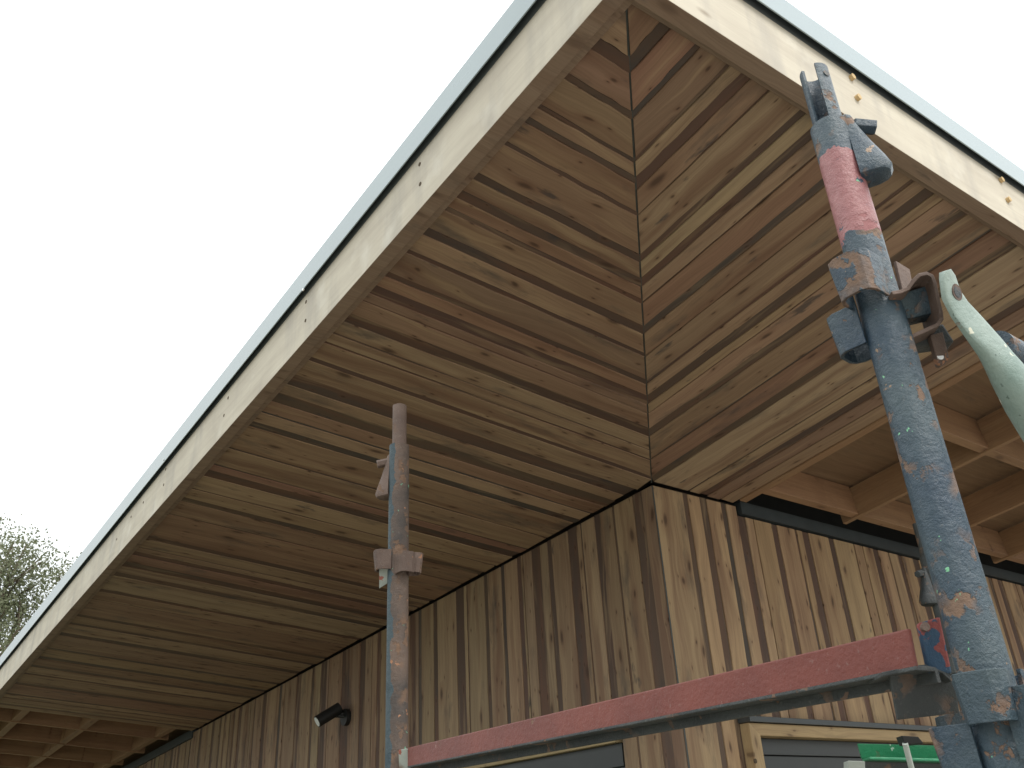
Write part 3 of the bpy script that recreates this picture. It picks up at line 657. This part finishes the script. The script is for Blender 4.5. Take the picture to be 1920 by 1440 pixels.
dB = dN-.02
br = empty('diagonal_brace', at(1900, 800, dB)); tag(br, 'pale green diagonal brace with flattened end, right edge beside the blue pole', 'scaffold brace')
ctr = [(1772, 508, 11, 4.5), (1776, 520, 19, 4.5), (1783, 552, 25, 4.5), (1799, 580, 28, 4.5), (1820, 606, 31, 5), (1855, 650, 35, 9), (1888, 700, 41, 17), (1922, 752, 45, 22), (1965, 818, 48, 24), (2060, 962, 50, 24.2), (2400, 1460, 56, 24.2)]
rings = []; pv = None
for i, (x, y, hw, dp) in enumerate(ctr):
    c_ = at(x, y, dB); x2, y2 = (ctr[i+1] if i+1 < len(ctr) else ctr[i])[:2]; x1, y1 = (ctr[i-1] if i else ctr[i])[:2]
    ax = (at(x2, y2, dB)-at(x1, y1, dB)).normalized(); sd_ = ax.cross(FWD).normalized(); dpv = sd_.cross(ax).normalized()
    tw = R(38); sd2 = sd_*math.cos(tw) + dpv*math.sin(tw); dp2 = dpv*math.cos(tw) - sd_*math.sin(tw)
    hwm = hw/FPX*dB*(1.25 if dp < 8 else 1.05); hwm = min(hwm, .0255)
    if i == 0: hwm *= 1.0
    rr = []
    for k in range(28):
        a_ = 2*math.pi*k/28; cx, sx_ = math.cos(a_), math.sin(a_); ex = .45 if dp < 10 else 1.0
        rr.append(c_ + sd2*hwm*math.copysign(abs(cx)**(.75 if dp < 10 else 1), cx) + dp2*(dp/1000)*math.copysign(abs(sx_)**ex, sx_))
    rings.append(rr)
    if i == 2: bn = dp2 if dp2.dot(FWD) < 0 else -dp2; bc = c_ + sd2*.004 - ax*.0
vs_ = [p for r in rings for p in r]; fs = []
for i in range(len(rings)-1):
    for k in range(28): fs.append((i*28+k, i*28+(k+1) % 28, (i+1)*28+(k+1) % 28, (i+1)*28+k))
fs += [tuple(range(28))[::-1], tuple((len(rings)-1)*28+k for k in range(28))]
keep(MB().add(vs_, fs).build('tube', M['palegreen'], br, smooth=True), br)
keep(MB().tube(bc + bn*.001, bc + bn*.0056, .0098, n=24).build('rivet', M['rusty_b'], br, smooth=True), br)
keep(MB().tube(bc + bn*.002, bc + bn*.0060, .0066, n=24).build('rivet_hole', M['dark_flecked'], br, smooth=True), br)

# ledger running back along the front
lg = empty('ledger', (RP.x+.06, RP.y, 2.15)); tag(lg, 'grey-blue scaffold tube running back behind the green brace at the right edge', 'scaffold tube')
la = at(1868, 652, dN+.06); lb = hit(1990, 718, (0, 1, 0), la.y)
keep(MB().tube(la, la+(lb-la).normalized()*1.72, .0215, n=28).build('tube', M['blue_b'], lg, smooth=True), lg)

# green ledger end and grey stay low on the right
gdep = 1.75
gr = empty('ledger', at(1670, 1460, gdep)); tag(gr, 'green painted scaffold angle low on the right in front of the door', 'scaffold beam')
g0, g1, g2, g3 = at(1608, 1394, gdep), at(1830, 1400, gdep), at(1836, 1429, gdep), at(1616, 1423, gdep)
keep(MB().hexa([g0, g1, g2, g3], hf*.005).build('face_plate', M['green'], gr, bevel=.0015), gr)
keep(MB().hexa([g3 - hf*.045, g2 - hf*.045, g2, g3], up_*-.005).build('flange', M['green'], gr, bevel=.0015), gr)
keep(MB().hexa([at(1590, 1426, gdep-.045), at(1622, 1427, gdep-.045), at(1628, 1520, gdep-.045), at(1594, 1520, gdep-.045)], hf*.03).build('end_plate', M['galv'], gr, bevel=.002), gr)
keep(MB().hexa([at(1622, 1428, gdep-.02), at(1850, 1434, gdep-.02), at(1856, 1500, gdep-.02), at(1628, 1500, gdep-.02)], hf*.005).build('lower_plate', M['dark_flecked'], gr, bevel=.002), gr)
sy = empty('stay_bar', at(1715, 1460, 1.55)); tag(sy, 'thin grey metal bar with a black cap in front of the green angle', 'metal bar')
ds = 1.62
keep(MB().tube(at(1697, 1394, ds), at(1735, 1540, ds), .0052, n=12).build('bar', M['galv'], sy, smooth=True), sy)
keep(MB().hexa([at(1690, 1379, ds), at(1722, 1381, ds), at(1733, 1394, ds), at(1697, 1396, ds)], hf*.03).build('cap', M['lamp_black'], sy, bevel=.002), sy)

# ---------------------------------------------------------------- tree beyond the roof
def leafmat():
    w = NT('olive_green_leaves'); oi = w.n('ShaderNodeTexCoord'); g_ = w.n('ShaderNodeNewGeometry')
    c = w.mix(w.noise(oi.outputs['Object'], .9, 3), (.09, .11, .055), (.17, .19, .10))
    c = w.mix(w.math('MULTIPLY', g_.outputs['Random Per Island'], .6), c, (.22, .23, .15))
    w.l(c, w.b.inputs['Base Color']); w.b.inputs['Roughness'].default_value = .6
    tr_ = w.n('ShaderNodeBsdfTranslucent'); w.l(c, tr_.inputs['Color']); ms = w.n('ShaderNodeMixShader'); ms.inputs[0].default_value = .35
    w.l(w.b.outputs[0], ms.inputs[1]); w.l(tr_.outputs[0], ms.inputs[2]); w.l(ms.outputs[0], w.t.nodes['Material Output'].inputs[0])
    return w.m
M['leaf'] = leafmat(); M['bark'] = flat('grey_brown_bark', (.16, .13, .10), .9, 0, .2, .3, 6, .5)
TD = 26.0
tb = at(40, 1250, TD); tb.z = 0
tree = empty('tree', tb); tag(tree, 'olive green leafy tree beyond the far end of the roof', 'tree')
rng = random.Random(3)
trunk = MB(); leaves = MB(); tips = []
def limb(p, d, ln, r, lvl):
    q = p + d*ln; trunk.tube(p, q, r, r*.62, n=7 if lvl < 2 else 5, cap=False)
    if lvl >= 4: tips.append((q, d)); return
    if lvl >= 2: tips.append((q, d))
    for k in range(3 if lvl < 3 else 4):
        nd = (d + Vector((rng.uniform(-1, 1), rng.uniform(-1, 1), rng.uniform(-.35, .75)))*.85).normalized()
        limb(q, nd, ln*rng.uniform(.62, .82), r*.58, lvl+1)
limb(Vector((0, 0, 0)), Vector((.02, 0, 1)), 3.2, .26, 0)
zmax = max(t.z for t, d in tips); top = at(60, 1000, TD).z
sc_ = top/(zmax+.25)
for v in trunk.v: v *= sc_
tips = [(t*sc_, d) for t, d in tips]
for t, d in tips:
    for k in range(150):
        c_ = t + Vector((rng.gauss(0, .34), rng.gauss(0, .34), rng.gauss(0, .26)))
        n_ = Vector((rng.uniform(-1, 1), rng.uniform(-1, 1), rng.uniform(-.2, 1))).normalized(); u_ = n_.orthogonal().normalized()
        u_ = Matrix.Rotation(rng.uniform(0, 6.28), 3, n_) @ u_; w2 = n_.cross(u_); l_ = rng.uniform(.035, .07); b_ = l_*.5
        leaves.add([c_ - u_*l_, c_ + w2*b_, c_ + u_*l_, c_ - w2*b_], [(0, 1, 2, 3)])
mk('trunk', trunk.v, trunk.f, M['bark'], tree, smooth=True)
mk('crown', leaves.v, leaves.f, M['leaf'], tree)
